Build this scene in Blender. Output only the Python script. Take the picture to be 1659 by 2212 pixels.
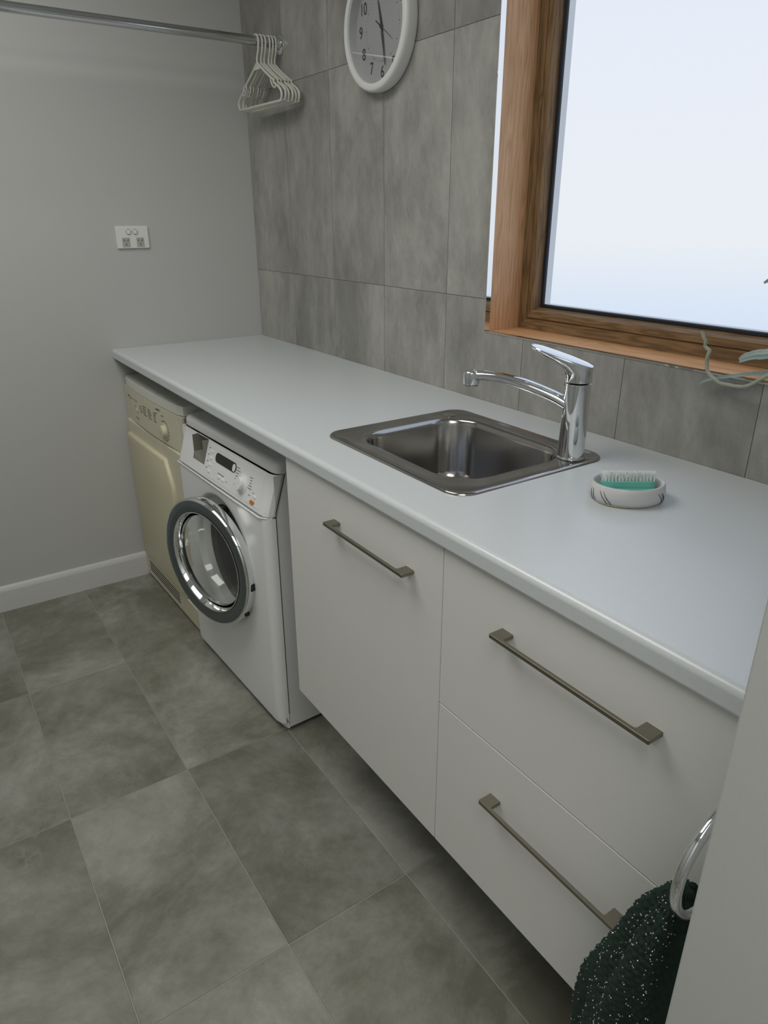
import bpy, bmesh, math, random
from mathutils import Vector, Matrix
S = bpy.context.scene
for o in list(bpy.data.objects): bpy.data.objects.remove(o)
PI = math.pi
random.seed(4)
COL = S.collection

# ------------------------------------------------------------ camera
YAW, PITCH, ROLL = 0.97666, -0.39969, -0.00316
fw = Vector((-math.sin(YAW)*math.cos(PITCH), math.cos(YAW)*math.cos(PITCH), math.sin(PITCH)))
rt0 = Vector((math.cos(YAW), math.sin(YAW), 0)); up0 = rt0.cross(fw)
rt = rt0*math.cos(ROLL)+up0*math.sin(ROLL); up = up0*math.cos(ROLL)-rt0*math.sin(ROLL)
cd = bpy.data.cameras.new('camera'); cam = bpy.data.objects.new('camera', cd); COL.objects.link(cam)
M = Matrix((rt, up, -fw)).transposed().to_4x4(); M.translation = Vector((2.7282, -1.2380, 1.3787))
cam.matrix_world = M
cd.sensor_fit = 'VERTICAL'; cd.sensor_height = 36.0; cd.lens = 1511.2/2212*36.0
cd.clip_start = 0.02
S.camera = cam

# ------------------------------------------------------------ world (sky with a warm haze over the horizon)
W = bpy.data.worlds.new('world'); S.world = W; W.use_nodes = True
wn = W.node_tree; wn.nodes.clear()
def wadd(t): return wn.nodes.new(t)
wo = wadd('ShaderNodeOutputWorld'); wb = wadd('ShaderNodeBackground'); wr = wadd('ShaderNodeValToRGB')
ws = wadd('ShaderNodeSeparateXYZ'); wt = wadd('ShaderNodeTexCoord'); wm_ = wadd('ShaderNodeMapRange')
wm_.inputs['From Min'].default_value = -0.5; wm_.inputs['From Max'].default_value = 0.7
wn.links.new(wt.outputs['Generated'], ws.inputs[0]); wn.links.new(ws.outputs['Z'], wm_.inputs['Value'])
wn.links.new(wm_.outputs[0], wr.inputs[0]); wn.links.new(wr.outputs[0], wb.inputs[0]); wn.links.new(wb.outputs[0], wo.inputs[0])
e = wr.color_ramp.elements
e[0].position = 0.0; e[0].color = (.30, .46, .72, 1)
e[1].position = 1.0; e[1].color = (.52, .66, .95, 1)
for p, c in ((.27, (.36, .58, .92, 1)), (.40, (.95, .92, .86, 1)), (.56, (.88, .88, .93, 1)), (.75, (.58, .72, 1, 1))):
    q = e.new(p); q.color = c
wb.inputs[1].default_value = 0.9
WINDOW_GLOW = 0.50

# ------------------------------------------------------------ added fill lights
def area(name, loc, rot, sx, sy, power, col):
    l = bpy.data.lights.new(name, 'AREA'); l.shape = 'RECTANGLE'; l.size = sx; l.size_y = sy; l.energy = power; l.color = col
    o = bpy.data.objects.new(name, l); o.location = loc; o.rotation_euler = rot; COL.objects.link(o); return o
area('ceiling_fill', (1.2, -1.25, 2.38), (0, 0, 0), 1.2, .8, 15, (1, .99, .95))  # unseen soft fill added under the ceiling to lift the room beyond the window light
area('hall_fill', (3.25, -1.4, 2.38), (0, 0, 0), 1.2, 1.2, 18, (1, .99, .96))  # second fill, added out of view in the hall to brighten the fronts
S.view_settings.view_transform = 'Standard'; S.view_settings.look = 'None'
S.view_settings.gamma = 1; S.view_settings.use_curve_mapping = False; S.view_settings.exposure = 0.0

# ------------------------------------------------------------ materials
def newmat(name):
    m = bpy.data.materials.new(name); m.use_nodes = True; nt = m.node_tree
    return m, nt, nt.nodes['Principled BSDF']
def plain(name, c, r=.5, metal=0, coat=0, spec=None, bump=0, bscale=300, mott=0, mscale=40):
    m, nt, b = newmat(name)
    b.inputs['Base Color'].default_value = (*c, 1); b.inputs['Roughness'].default_value = r; b.inputs['Metallic'].default_value = metal
    if spec is not None: b.inputs['Specular IOR Level'].default_value = spec
    if coat: b.inputs['Coat Weight'].default_value = coat; b.inputs['Coat Roughness'].default_value = .05
    tc = nt.nodes.new('ShaderNodeTexCoord')
    if mott:
        n = nt.nodes.new('ShaderNodeTexNoise'); n.inputs['Scale'].default_value = mscale; n.inputs['Detail'].default_value = 5
        nt.links.new(tc.outputs['Object'], n.inputs['Vector'])
        mx = nt.nodes.new('ShaderNodeMix'); mx.data_type = 'RGBA'
        mx.inputs[6].default_value = (*[x*(1-mott) for x in c], 1); mx.inputs[7].default_value = (*[min(1, x*(1+mott)) for x in c], 1)
        nt.links.new(n.outputs['Fac'], mx.inputs[0]); nt.links.new(mx.outputs[2], b.inputs['Base Color'])
    if bump:
        n2 = nt.nodes.new('ShaderNodeTexNoise'); n2.inputs['Scale'].default_value = bscale; n2.inputs['Detail'].default_value = 3
        nt.links.new(tc.outputs['Object'], n2.inputs['Vector'])
        bp = nt.nodes.new('ShaderNodeBump'); bp.inputs['Strength'].default_value = bump; bp.inputs['Distance'].default_value = .002
        nt.links.new(n2.outputs['Fac'], bp.inputs['Height']); nt.links.new(bp.outputs[0], b.inputs['Normal'])
    return m
def stone(name, c1, c2, vein, stretch, rough, seed=0):
    """porcelain tile: clouded, streaked, thin pale veins; each tile differs by Object Info random"""
    m, nt, b = newmat(name); N = nt.nodes.new; L = nt.links.new
    g = N('ShaderNodeNewGeometry'); oi = N('ShaderNodeObjectInfo'); mp = N('ShaderNodeMapping'); mp.inputs['Scale'].default_value = stretch
    L(g.outputs['Position'], mp.inputs['Vector'])
    mu = N('ShaderNodeMath'); mu.operation = 'MULTIPLY'; mu.inputs[1].default_value = 37; L(oi.outputs['Random'], mu.inputs[0])
    def noise(sc, det, dist=0, w=True):
        n = N('ShaderNodeTexNoise'); n.noise_dimensions = '4D'; n.inputs['Scale'].default_value = sc; n.inputs['Detail'].default_value = det
        n.inputs['Roughness'].default_value = .72; n.inputs['Distortion'].default_value = dist
        L(mp.outputs[0], n.inputs['Vector']); L(mu.outputs[0], n.inputs['W']); return n
    n1 = noise(2.2, 8, .4); n2 = noise(14, 10, .2); n3 = noise(1.6, 3, .8); n4 = noise(5, 7, .5)
    r1 = N('ShaderNodeValToRGB'); r1.color_ramp.elements[0].position = .40; r1.color_ramp.elements[1].position = .60
    r1.color_ramp.elements[0].color = (*c1, 1); r1.color_ramp.elements[1].color = (*c2, 1); L(n1.outputs['Fac'], r1.inputs[0])
    mx = N('ShaderNodeMix'); mx.data_type = 'RGBA'; mx.blend_type = 'OVERLAY'; mx.inputs[0].default_value = .5
    rr = N('ShaderNodeValToRGB'); rr.color_ramp.elements[0].position = .32; rr.color_ramp.elements[1].position = .68
    rr.color_ramp.elements[0].color = (.34, .34, .34, 1); rr.color_ramp.elements[1].color = (.66, .66, .66, 1)
    L(n2.outputs['Fac'], rr.inputs[0]); L(r1.outputs[0], mx.inputs[6]); L(rr.outputs[0], mx.inputs[7])
    # veins: |n3-.5| tiny
    s = N('ShaderNodeMath'); s.operation = 'SUBTRACT'; s.inputs[1].default_value = .5; L(n3.outputs['Fac'], s.inputs[0])
    a = N('ShaderNodeMath'); a.operation = 'ABSOLUTE'; L(s.outputs[0], a.inputs[0])
    vr = N('ShaderNodeMapRange'); vr.inputs['From Min'].default_value = 0; vr.inputs['From Max'].default_value = .0035
    vr.inputs['To Min'].default_value = .25; vr.inputs['To Max'].default_value = 0; L(a.outputs[0], vr.inputs['Value'])
    k = N('ShaderNodeMath'); k.operation = 'GREATER_THAN'; k.inputs[1].default_value = .58; L(n4.outputs['Fac'], k.inputs[0])
    vm = N('ShaderNodeMath'); vm.operation = 'MULTIPLY'; L(vr.outputs[0], vm.inputs[0]); L(k.outputs[0], vm.inputs[1])
    m2 = N('ShaderNodeMix'); m2.data_type = 'RGBA'; L(vm.outputs[0], m2.inputs[0]); L(mx.outputs[2], m2.inputs[6]); m2.inputs[7].default_value = (*vein, 1)
    # tile-to-tile tone
    hv = N('ShaderNodeHueSaturation'); tr = N('ShaderNodeMapRange'); tr.inputs['To Min'].default_value = .90; tr.inputs['To Max'].default_value = 1.10
    L(oi.outputs['Random'], tr.inputs['Value']); L(tr.outputs[0], hv.inputs['Value']); L(m2.outputs[2], hv.inputs['Color']); L(hv.outputs[0], b.inputs['Base Color'])
    rm = N('ShaderNodeMapRange'); rm.inputs['To Min'].default_value = rough-.06; rm.inputs['To Max'].default_value = rough+.08
    L(n2.outputs['Fac'], rm.inputs['Value']); L(rm.outputs[0], b.inputs['Roughness'])
    bp = N('ShaderNodeBump'); bp.inputs['Strength'].default_value = .08; bp.inputs['Distance'].default_value = .002
    L(n2.outputs['Fac'], bp.inputs['Height']); L(bp.outputs[0], b.inputs['Normal'])
    return m
def wood(name, c1, c2, scale, rough=.5, ring=6):
    m, nt, b = newmat(name); N = nt.nodes.new; L = nt.links.new
    tc = N('ShaderNodeTexCoord'); mp = N('ShaderNodeMapping'); mp.inputs['Scale'].default_value = scale; L(tc.outputs['Object'], mp.inputs['Vector'])
    n = N('ShaderNodeTexNoise'); n.inputs['Scale'].default_value = ring; n.inputs['Detail'].default_value = 2; n.inputs['Distortion'].default_value = .6
    L(mp.outputs[0], n.inputs['Vector'])
    mu = N('ShaderNodeMath'); mu.operation = 'MULTIPLY'; mu.inputs[1].default_value = 17; L(n.outputs['Fac'], mu.inputs[0])
    fr = N('ShaderNodeMath'); fr.operation = 'PINGPONG'; fr.inputs[1].default_value = 1; L(mu.outputs[0], fr.inputs[0])
    f = N('ShaderNodeTexNoise'); f.inputs['Scale'].default_value = ring*14; f.inputs['Detail'].default_value = 4; L(mp.outputs[0], f.inputs['Vector'])
    ad = N('ShaderNodeMath'); ad.operation = 'MULTIPLY_ADD'; ad.inputs[1].default_value = .55; L(fr.outputs[0], ad.inputs[0])
    hh = N('ShaderNodeMath'); hh.operation = 'MULTIPLY'; hh.inputs[1].default_value = .6; L(f.outputs['Fac'], hh.inputs[0]); L(hh.outputs[0], ad.inputs[2])
    r = N('ShaderNodeValToRGB'); r.color_ramp.elements[0].position = .2; r.color_ramp.elements[1].position = .85
    r.color_ramp.elements[0].color = (*c1, 1); r.color_ramp.elements[1].color = (*c2, 1); L(ad.outputs[0], r.inputs[0]); L(r.outputs[0], b.inputs['Base Color'])
    b.inputs['Roughness'].default_value = rough
    bp = N('ShaderNodeBump'); bp.inputs['Strength'].default_value = .25; bp.inputs['Distance'].default_value = .001; L(ad.outputs[0], bp.inputs['Height']); L(bp.outputs[0], b.inputs['Normal'])
    return m
paint = plain('wall_paint', (.53, .535, .52), .75, bump=.06, bscale=420)
ceilm = plain('ceiling_paint', (.78, .78, .76), .8, bump=.1)
skirtm = plain('skirting_gloss', (.66, .66, .66), .35)
cabm = plain('cabinet_laminate', (.76, .76, .735), .42, bump=.06, bscale=700)
carcm = plain('carcass_white', (.62, .62, .60), .5)
benchm = plain('bench_laminate', (.66, .695, .705), .28, spec=.8, bump=.05, bscale=500, mott=.05, mscale=260)
walltile = stone('wall_porcelain', (.245, .24, .222), (.40, .39, .36), (.62, .60, .56), (1.5, 1, .7), .33)
floortile = stone('floor_porcelain', (.170, .170, .132), (.335, .332, .292), (.40, .40, .35), (1, 1, 1), .38)
groutw = plain('grout_wall', (.31, .30, .275), .85, bump=.2)
groutf = plain('grout_floor', (.34, .335, .29), .85, bump=.2)
oakV = wood('oak_lining_upright', (.56, .30, .14), (.76, .47, .27), (6, 6, .35), .45)
oakH = wood('oak_lining_sill', (.55, .27, .11), (.76, .44, .22), (.35, 6, 6), .45)
frV = wood('oak_frame_upright', (.120, .068, .028), (.275, .168, .080), (5, 5, .45), .5)
frH = wood('oak_frame_rail', (.120, .068, .028), (.275, .168, .080), (.45, 5, 5), .5)
chrome = plain('chrome', (.80, .82, .83), .05, 1)
chromed = plain('rail_chrome', (.55, .56, .56), .16, 1)
trimm = plain('polished_trim', (.88, .90, .92), .04, 1)
steel = plain('brushed_steel', (.44, .43, .415), .13, 1, bump=.04, bscale=900)
bronze = plain('brushed_nickel', (.27, .25, .20), .42, 1, bump=.06, bscale=800)
whitep = plain('white_enamel', (.84, .85, .85), .28)
wht2 = plain('white_plastic', (.82, .83, .83), .36)
cream = plain('aged_cream_plastic', (.66, .625, .48), .42, mott=.05, mscale=9)
creamd = plain('aged_cream_door', (.65, .61, .43), .42, mott=.06, mscale=7)
creamw = plain('cream_white_lid', (.74, .75, .68), .42)
blk = plain('black_gloss', (.008, .008, .01), .12)
dark = plain('dark_void', (.02, .02, .018), .7)
rubber = plain('grey_rubber_gasket', (.16, .16, .16), .5)
ringm = plain('grey_door_ring', (.17, .20, .21), .26, .75)
ink = plain('printed_ink', (.05, .05, .05), .5)
orange = plain('amber_button', (.62, .19, .02), .3)
drumm = plain('drum_steel', (.45, .45, .44), .3, 1)
drawerrec = plain('recess_grey_plastic', (.20, .20, .165), .5)
hangm = plain('ivory_hanger_plastic', (.66, .65, .58), .4)
clockm = plain('clock_white_plastic', (.74, .75, .73), .38)
facem = plain('clock_face', (.46, .47, .48), .6)
sockm = plain('socket_white_plastic', (.78, .78, .75), .3)
sockg = plain('socket_grey_insert', (.44, .44, .41), .4)
gasket = plain('black_gasket', (.008, .012, .02), .4)
stonew = plain('white_stone_resin', (.66, .66, .655), .35, mott=.03, mscale=30)
teal = plain('teal_plastic', (.16, .54, .44), .30)
brist = plain('white_bristle', (.85, .88, .87), .6)
leafm = plain('orchid_leaf', (.24, .32, .29), .3, bump=.2, bscale=60, mott=.25, mscale=30)
rootm = plain('orchid_aerial_root', (.36, .39, .29), .6, bump=.6, bscale=200, mott=.25, mscale=60)
terr = plain('plant_pot_ceramic', (.55, .55, .53), .3)
barkm = plain('bark_potting_mix', (.12, .07, .04), .9, bump=.8, bscale=90, mott=.4, mscale=80)
towelm = plain('dark_green_chenille', (.010, .028, .020), .9, bump=.9, bscale=420, mott=.5, mscale=120)
sparkm = plain('glitter_thread', (.75, .80, .78), .3, .3)
# clear glass of the washer door and the clock cover
def glassm(name, tint, rough=0.0):
    m, nt, b = newmat(name); b.inputs['Base Color'].default_value = (*tint, 1); b.inputs['Transmission Weight'].default_value = 1
    b.inputs['Roughness'].default_value = rough; b.inputs['IOR'].default_value = 1.47; return m
doorglass = glassm('door_bowl_glass', (.88, .90, .88))
m, nt, b = newmat('clock_cover_glass'); clockglass = m
nt.nodes.remove(b); tb = nt.nodes.new('ShaderNodeBsdfTransparent'); gb = nt.nodes.new('ShaderNodeBsdfGlossy'); gb.inputs['Roughness'].default_value = .03
fr_ = nt.nodes.new('ShaderNodeFresnel'); mxs = nt.nodes.new('ShaderNodeMixShader'); ou = nt.nodes['Material Output']
nt.links.new(fr_.outputs[0], mxs.inputs[0]); nt.links.new(tb.outputs[0], mxs.inputs[1]); nt.links.new(gb.outputs[0], mxs.inputs[2]); nt.links.new(mxs.outputs[0], ou.inputs[0])
# frosted window pane: gives off the daylight it scatters, and lets a blurred sky through
m, nt, b = newmat('frosted_glass'); frosted = m; nt.nodes.remove(b); ou = nt.nodes['Material Output']
em = nt.nodes.new('ShaderNodeEmission'); em.inputs[0].default_value = (.80, .90, 1.04, 1); em.inputs[1].default_value = WINDOW_GLOW
rf = nt.nodes.new('ShaderNodeBsdfRefraction'); rf.inputs['Roughness'].default_value = .2; rf.inputs['IOR'].default_value = 1.12; rf.inputs['Color'].default_value = (.5, .5, .5, 1)
ad = nt.nodes.new('ShaderNodeAddShader'); nt.links.new(em.outputs[0], ad.inputs[0]); nt.links.new(rf.outputs[0], ad.inputs[1]); nt.links.new(ad.outputs[0], ou.inputs[0])

# ------------------------------------------------------------ mesh helpers
class MB:
    def __init__(s): s.v = []; s.f = []
    def add(s, vs, fs):
        o = len(s.v); s.v += [tuple(v) for v in vs]; s.f += [tuple(i+o for i in f) for f in fs]; return s
    def box(s, x0, x1, y0, y1, z0, z1):
        vs = [(x0,y0,z0),(x1,y0,z0),(x1,y1,z0),(x0,y1,z0),(x0,y0,z1),(x1,y0,z1),(x1,y1,z1),(x0,y1,z1)]
        return s.add(vs, [(0,3,2,1),(4,5,6,7),(0,1,5,4),(1,2,6,5),(2,3,7,6),(3,0,4,7)])
    def rbox(s, x0, x1, y0, y1, z0, z1, r, seg=3):
        b = bmesh.new(); bmesh.ops.create_cube(b, size=1)
        for v in b.verts: v.co = Vector(((x0+x1)/2+v.co.x*(x1-x0), (y0+y1)/2+v.co.y*(y1-y0), (z0+z1)/2+v.co.z*(z1-z0)))
        bmesh.ops.bevel(b, geom=list(b.edges), offset=r, segments=seg, profile=.5, affect='EDGES')
        b.verts.ensure_lookup_table(); s.add([v.co[:] for v in b.verts], [[v.index for v in f.verts] for f in b.faces]); b.free(); return s
    def loft(s, loops, closed=True, cap0=False, cap1=False):
        n = len(loops[0]); vs = [p for l in loops for p in l]; fs = []
        for i in range(len(loops)-1):
            for j in range(n if closed else n-1):
                a = i*n+j; b_ = i*n+(j+1) % n; fs.append((a, b_, b_+n, a+n))
        if cap0: fs.append(tuple(range(n-1, -1, -1)))
        if cap1: fs.append(tuple((len(loops)-1)*n+k for k in range(n)))
        return s.add(vs, fs)
    def lathe(s, prof, n=48, axis='Z', c=(0,0,0), cap0=False, cap1=False):
        loops = []
        for r, h in prof:
            l = []
            for k in range(n):
                a = 2*PI*k/n; p, q = r*math.cos(a), r*math.sin(a)
                l.append({'Z': (c[0]+p, c[1]+q, c[2]+h), 'Y': (c[0]+p, c[1]+h, c[2]+q), 'X': (c[0]+h, c[1]+p, c[2]+q)}[axis])
            loops.append(l)
        return s.loft(loops, True, cap0, cap1)
    def tube(s, pts, r, n=10, cap=True, flat=None):
        P = [Vector(p) for p in pts]; loops = []; prev = None
        for i, p in enumerate(P):
            t = (P[min(i+1, len(P)-1)]-P[max(i-1, 0)]).normalized()
            if prev is None:
                a = Vector((0,0,1)) if abs(t.z) < .9 else Vector((0,1,0)); u = t.cross(a).normalized()
            else: u = (prev-t*prev.dot(t)).normalized()
            prev = u; w = t.cross(u); rr = r[i] if isinstance(r, (list, tuple)) else r
            fa = flat[i] if isinstance(flat, (list, tuple)) else (flat or 1)
            loops.append([tuple(p+u*rr*math.cos(2*PI*k/n)+w*rr*fa*math.sin(2*PI*k/n)) for k in range(n)])
        return s.loft(loops, True, cap, cap)
def obj(name, mb, mat, parent=None, smooth=None, loc=None, rot=None, recalc=True):
    me = bpy.data.meshes.new(name); me.from_pydata(mb.v, [], mb.f); me.materials.append(mat)
    if recalc:
        b = bmesh.new(); b.from_mesh(me); bmesh.ops.recalc_face_normals(b, faces=b.faces); b.to_mesh(me); b.free()
    if smooth:
        me.polygons.foreach_set('use_smooth', [True]*len(me.polygons)); me.set_sharp_from_angle(angle=math.radians(smooth))
    o = bpy.data.objects.new(name, me); COL.objects.link(o)
    if smooth and smooth <= 45:
        wn_ = o.modifiers.new('weighted_normal', 'WEIGHTED_NORMAL'); wn_.keep_sharp = True; wn_.weight = 100
    if parent: o.parent = parent
    if loc: o.location = loc
    if rot: o.rotation_euler = rot
    return o
def empty(name, loc, rz=0):
    o = bpy.data.objects.new(name, None); o.empty_display_size = .05; o.location = loc; o.rotation_euler = (0, 0, rz); COL.objects.link(o); return o
def tag(o, label=None, cat=None, group=None, kind=None):
    if label: o['label'] = label
    if cat: o['category'] = cat
    if group: o['group'] = group
    if kind: o['kind'] = kind
    return o
def struct(o): o['kind'] = 'structure'; return o
def cpy(o, parent=None):
    c = o.copy(); COL.objects.link(c)
    if parent: c.parent = parent
    return c
def smooth_path(pts, n=6):
    P = [Vector(p) for p in pts]; out = []
    for i in range(len(P)-1):
        a = P[max(i-1, 0)]; b_ = P[i]; c = P[i+1]; d = P[min(i+2, len(P)-1)]
        for k in range(n):
            t = k/n; out.append(.5*((2*b_)+(c-a)*t+(2*a-5*b_+4*c-d)*t*t+(3*b_-a-3*c+d)*t**3))
    out.append(P[-1]); return out
def rrect(x0, x1, y0, y1, r, z, n=8):
    out = []
    for cx, cy, a0 in ((x1-r, y1-r, 0), (x0+r, y1-r, PI/2), (x0+r, y0+r, PI), (x1-r, y0+r, 3*PI/2)):
        for k in range(n+1):
            a = a0+PI/2*k/n; out.append((cx+r*math.cos(a), cy+r*math.sin(a), z))
    return out
def cells(mb, rect, hole, emit):
    """rect minus hole as boxes/quads: emit(x0,x1,z0,z1)"""
    x0, x1, z0, z1 = rect; hx0, hx1, hz0, hz1 = hole
    xs = sorted({x0, x1, *[h for h in (hx0, hx1) if x0 < h < x1]}); zs = sorted({z0, z1, *[h for h in (hz0, hz1) if z0 < h < z1]})
    for i in range(len(xs)-1):
        for j in range(len(zs)-1):
            mx, mz = (xs[i]+xs[i+1])/2, (zs[j]+zs[j+1])/2
            if hx0 < mx < hx1 and hz0 < mz < hz1: continue
            emit(xs[i], xs[i+1], zs[j], zs[j+1])

# ------------------------------------------------------------ setting
HZ = 2.42
WX0, WX1, WZ0, WZ1 = 1.358, 2.46, 1.107, 2.02      # window opening in the tiled wall
HOLE = (WX0, WX1, WZ0, WZ1)
RX = 2.515                                        # right wall face
JY = -.757                                        # corner of the right nib
BACKY = .0016
# floor
struct(obj('floor', MB().box(-.1, 4.1, -2.5, .2, -.1, -.0015), groutf))
fl = bpy.data.objects['floor']
tx, ty, g = .5983, .29854, .0013
for i in range(-1, 6):
    for j in range(-3, 7):
        x0 = .6079+(i-1)*tx; x1 = x0+tx; y1 = -.8552-(j-1)*ty; y0 = y1-ty
        x0, x1, y0, y1 = max(x0, 0)+g, min(x1, 4.0)-g, max(y0, -2.3)+g, min(y1, 0.0)-g
        if x1-x0 < .02 or y1-y0 < .02: continue
        # tile with softly eased edge
        cx, cy = (x0+x1)/2, (y0+y1)/2; w, d = (x1-x0)/2, (y1-y0)/2; mb = MB()
        mb.loft([[(-w,-d,-.004),(w,-d,-.004),(w,d,-.004),(-w,d,-.004)], [(-w,-d,-.0008),(w,-d,-.0008),(w,d,-.0008),(-w,d,-.0008)],
                 [(-w+.0009,-d+.0009,0),(w-.0009,-d+.0009,0),(w-.0009,d-.0009,0),(-w+.0009,d-.0009,0)]], cap0=True, cap1=True)
        obj('tile', mb, floortile, fl, loc=(cx, cy, 0))
# back wall body
mb = MB()
def em_(x0, x1, z0, z1): mb.box(x0, x1, BACKY, .175, z0, z1)
cells(mb, (-.12, RX, 0, HZ), HOLE, em_)
wb_ = struct(obj('wall_back', mb, groutw))
for zi, (z0, z1) in enumerate(((-.0, .5892), (.5892, 1.1868), (1.1868, 1.7848), (1.7848, HZ))):
    for i in range(-1, 9):
        x0 = .3061+(i-1)*.2976; x1 = x0+.2976
        x0, x1 = max(x0, 0), min(x1, RX)
        if x1-x0 < .02: continue
        if i == 0: x0 = 0
        a = (x0+.0009, x1-.0009, z0+.0009, z1-.0009)
        if a[0] >= WX0-.02 and a[1] <= WX1+.02 and a[2] >= WZ0 and a[3] <= WZ1: continue
        mb = MB(); cx, cz = (a[0]+a[1])/2, (a[2]+a[3])/2
        def em2(p, q, r_, t): mb.box(p-cx, q-cx, 0, BACKY+.001, r_-cz, t-cz)
        cells(mb, a, HOLE, em2)
        if mb.f: obj('tile', mb, walltile, wb_, loc=(cx, 0, cz))
struct(obj('wall_left', MB().box(-.12, 0, -2.42, .26, 0, HZ), paint))
struct(obj('wall_right', MB().rbox(RX, RX+.125, JY, .26, 0, HZ, .002, 1), paint))
struct(obj('wall_entry', MB().rbox(RX, RX+.125, -2.42, -1.66, 0, HZ, .002, 1), paint))
struct(obj('wall_front', MB().box(-.12, 4.12, -2.42, -2.3, 0, HZ), paint))
struct(obj('wall_hall', MB().box(4.0, 4.12, -2.3, .0, 0, HZ), paint))
struct(obj('wall_hall_back', MB().box(RX+.125, 4.12, .0, .12, 0, HZ), paint))
struct(obj('ceiling', MB().box(-.12, 4.12, -2.42, .26, HZ, HZ+.1), ceilm))
# skirting
def skirt(name, path_axis, a0, a1, base, sgn):
    prof = [(0, 0), (.014, 0), (.014, .078), (.011, .084), (.010, .092), (.005, .099), (0, .1)]
    l = []
    for a in (a0, a1):
        l.append([((base+sgn*p, a, z) if path_axis == 'y' else (a, base+sgn*p, z)) for p, z in prof])
    struct(obj(name, MB().loft(l, cap0=True, cap1=True), skirtm, smooth=40))
skirt('baseboard_left', 'y', -2.3, -.02, 0, 1)
skirt('baseboard_front', 'x', .014, RX, -2.3, 1)

# ------------------------------------------------------------ window_1: trim, oak lining, frame, gasket, pane
win = struct(empty('window_1', ((WX0+WX1)/2, 0, WZ0)))
wcx, wcz = (WX0+WX1)/2, WZ0
def wob(name, mb, mat, **k):
    mb.v = [(x-wcx, y, z-wcz) for x, y, z in mb.v]; return obj(name, mb, mat, win, **k)
T = .0012
for nm, bx in (('edge_trim', (WX0, WX0+.0015, -.0015, .0140, WZ0, WZ1)), ('edge_trim', (WX1-.0015, WX1, -.0015, .0140, WZ0, WZ1)),
               ('edge_trim', (WX0, WX1, -.0015, .0140, WZ0-.0018, WZ0+.0015)), ('edge_trim', (WX0, WX1, -.0015, .0140, WZ1-.0015, WZ1))):
    wob(nm, MB().box(*bx), trimm)
FY = .116
wob('lining_board', MB().box(WX0-.012, WX0+.001, .0142, FY+.04, WZ0-.012, WZ1), oakV)
wob('lining_board', MB().box(WX1-.001, WX1+.012, .0142, FY+.04, WZ0-.012, WZ1), oakV)
wob('sill_board', MB().box(WX0+.001, WX1-.001, .0142, FY+.04, WZ0-.012, WZ0+.001), oakH)
wob('lining_board', MB().box(WX0+.001, WX1-.001, .0142, FY+.04, WZ1-.001, WZ1+.012), oakH)
def mitred(name, prof, mats, x0, x1, z0, z1):
    """four mitred members from a profile of (inset, y)"""
    C4 = [(x0, z0, 1, 1), (x1, z0, -1, 1), (x1, z1, -1, -1), (x0, z1, 1, -1)]
    for k in range(4):
        a, b_ = C4[k], C4[(k+1) % 4]
        loops = [[(q[0]+q[2]*i, y, q[1]+q[3]*i) for i, y in prof] for q in (a, b_)]
        wob(name, MB().loft(loops, cap0=True, cap1=True), mats[k % 2], smooth=25)
mitred('outer_frame', [(0, FY), (.026, FY), (.0275, FY+.003), (.0275, FY+.05), (0, FY+.05)], (frH, frV), WX0+.001, WX1-.001, WZ0+.001, WZ1-.001)
mitred('sash', [(.0283, FY+.05), (.0283, FY+.001), (.030, FY-.001), (.045, FY-.001), (.048, FY+.001), (.056, FY+.022), (.056, FY+.05)], (frH, frV), WX0+.001, WX1-.001, WZ0+.001, WZ1-.001)
mitred('gasket', [(.0561, FY+.018), (.0620, FY+.018), (.0635, FY+.021), (.0635, FY+.05), (.0561, FY+.05)], (gasket, gasket), WX0+.001, WX1-.001, WZ0+.001, WZ1-.001)
mb = MB().add([(WX0+.058, FY+.026, WZ0+.058), (WX1-.058, FY+.026, WZ0+.058), (WX1-.058, FY+.026, WZ1-.058), (WX0+.058, FY+.026, WZ1-.058)], [(0,1,2,3)])
wob('frosted_pane', mb, frosted, recalc=False)

# ------------------------------------------------------------ worktop
BZ, BH = .93, .0345
BX1 = RX-.001
SX0, SX1, SY0, SY1 = 1.425, 1.85, -.48, -.14      # cut-out for the sink
mb = MB(); zb, zt, r = BZ-BH, BZ, .011
prof = []
for k in range(7):
    a = PI/2*k/6; prof.append((-.606+r-r*math.sin(a), zt-r+r*math.cos(a)))
for k in range(5):
    a = PI/2*k/4; prof.append((-.606+.006-.006*math.cos(a), zb+.006-.006*math.sin(a)))
mb.loft([[(x, y, z) for y, z in prof] for x in (.001, BX1)], closed=False)
mb.add([(x, y, z) for x in (.001, BX1) for y, z in prof], [tuple(range(len(prof))), tuple(range(len(prof), 2*len(prof)))])
ys = prof[0][0]
def em3(x0, x1, y0, y1):
    mb.add([(x0,y0,zt),(x1,y0,zt),(x1,y1,zt),(x0,y1,zt)], [(0,1,2,3)]); mb.add([(x0,y0,zb),(x1,y0,zb),(x1,y1,zb),(x0,y1,zb)], [(3,2,1,0)])
cells(mb, (.001, BX1, ys, -.001), (SX0, SX1, SY0, SY1), em3)
mb.loft([[(SX0,SY0,z),(SX1,SY0,z),(SX1,SY1,z),(SX0,SY1,z)] for z in (zt, zb)])
mb.add([(.001,ys,zb),(.001,-.001,zb),(.001,-.001,zt),(.001,ys,zt),(BX1,ys,zb),(BX1,-.001,zb),(BX1,-.001,zt),(BX1,ys,zt)], [(0,1,2,3),(4,7,6,5)])
tag(obj('worktop', mb, benchm, smooth=35, recalc=False), 'long white laminate worktop with rounded front edge along the tiled wall', 'worktop')
tag(obj('support_batten', MB().rbox(.001, .02, -.52, -.03, .872, .8945, .002, 1), carcm), 'white timber batten under the worktop against the left wall', 'batten')

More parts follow.
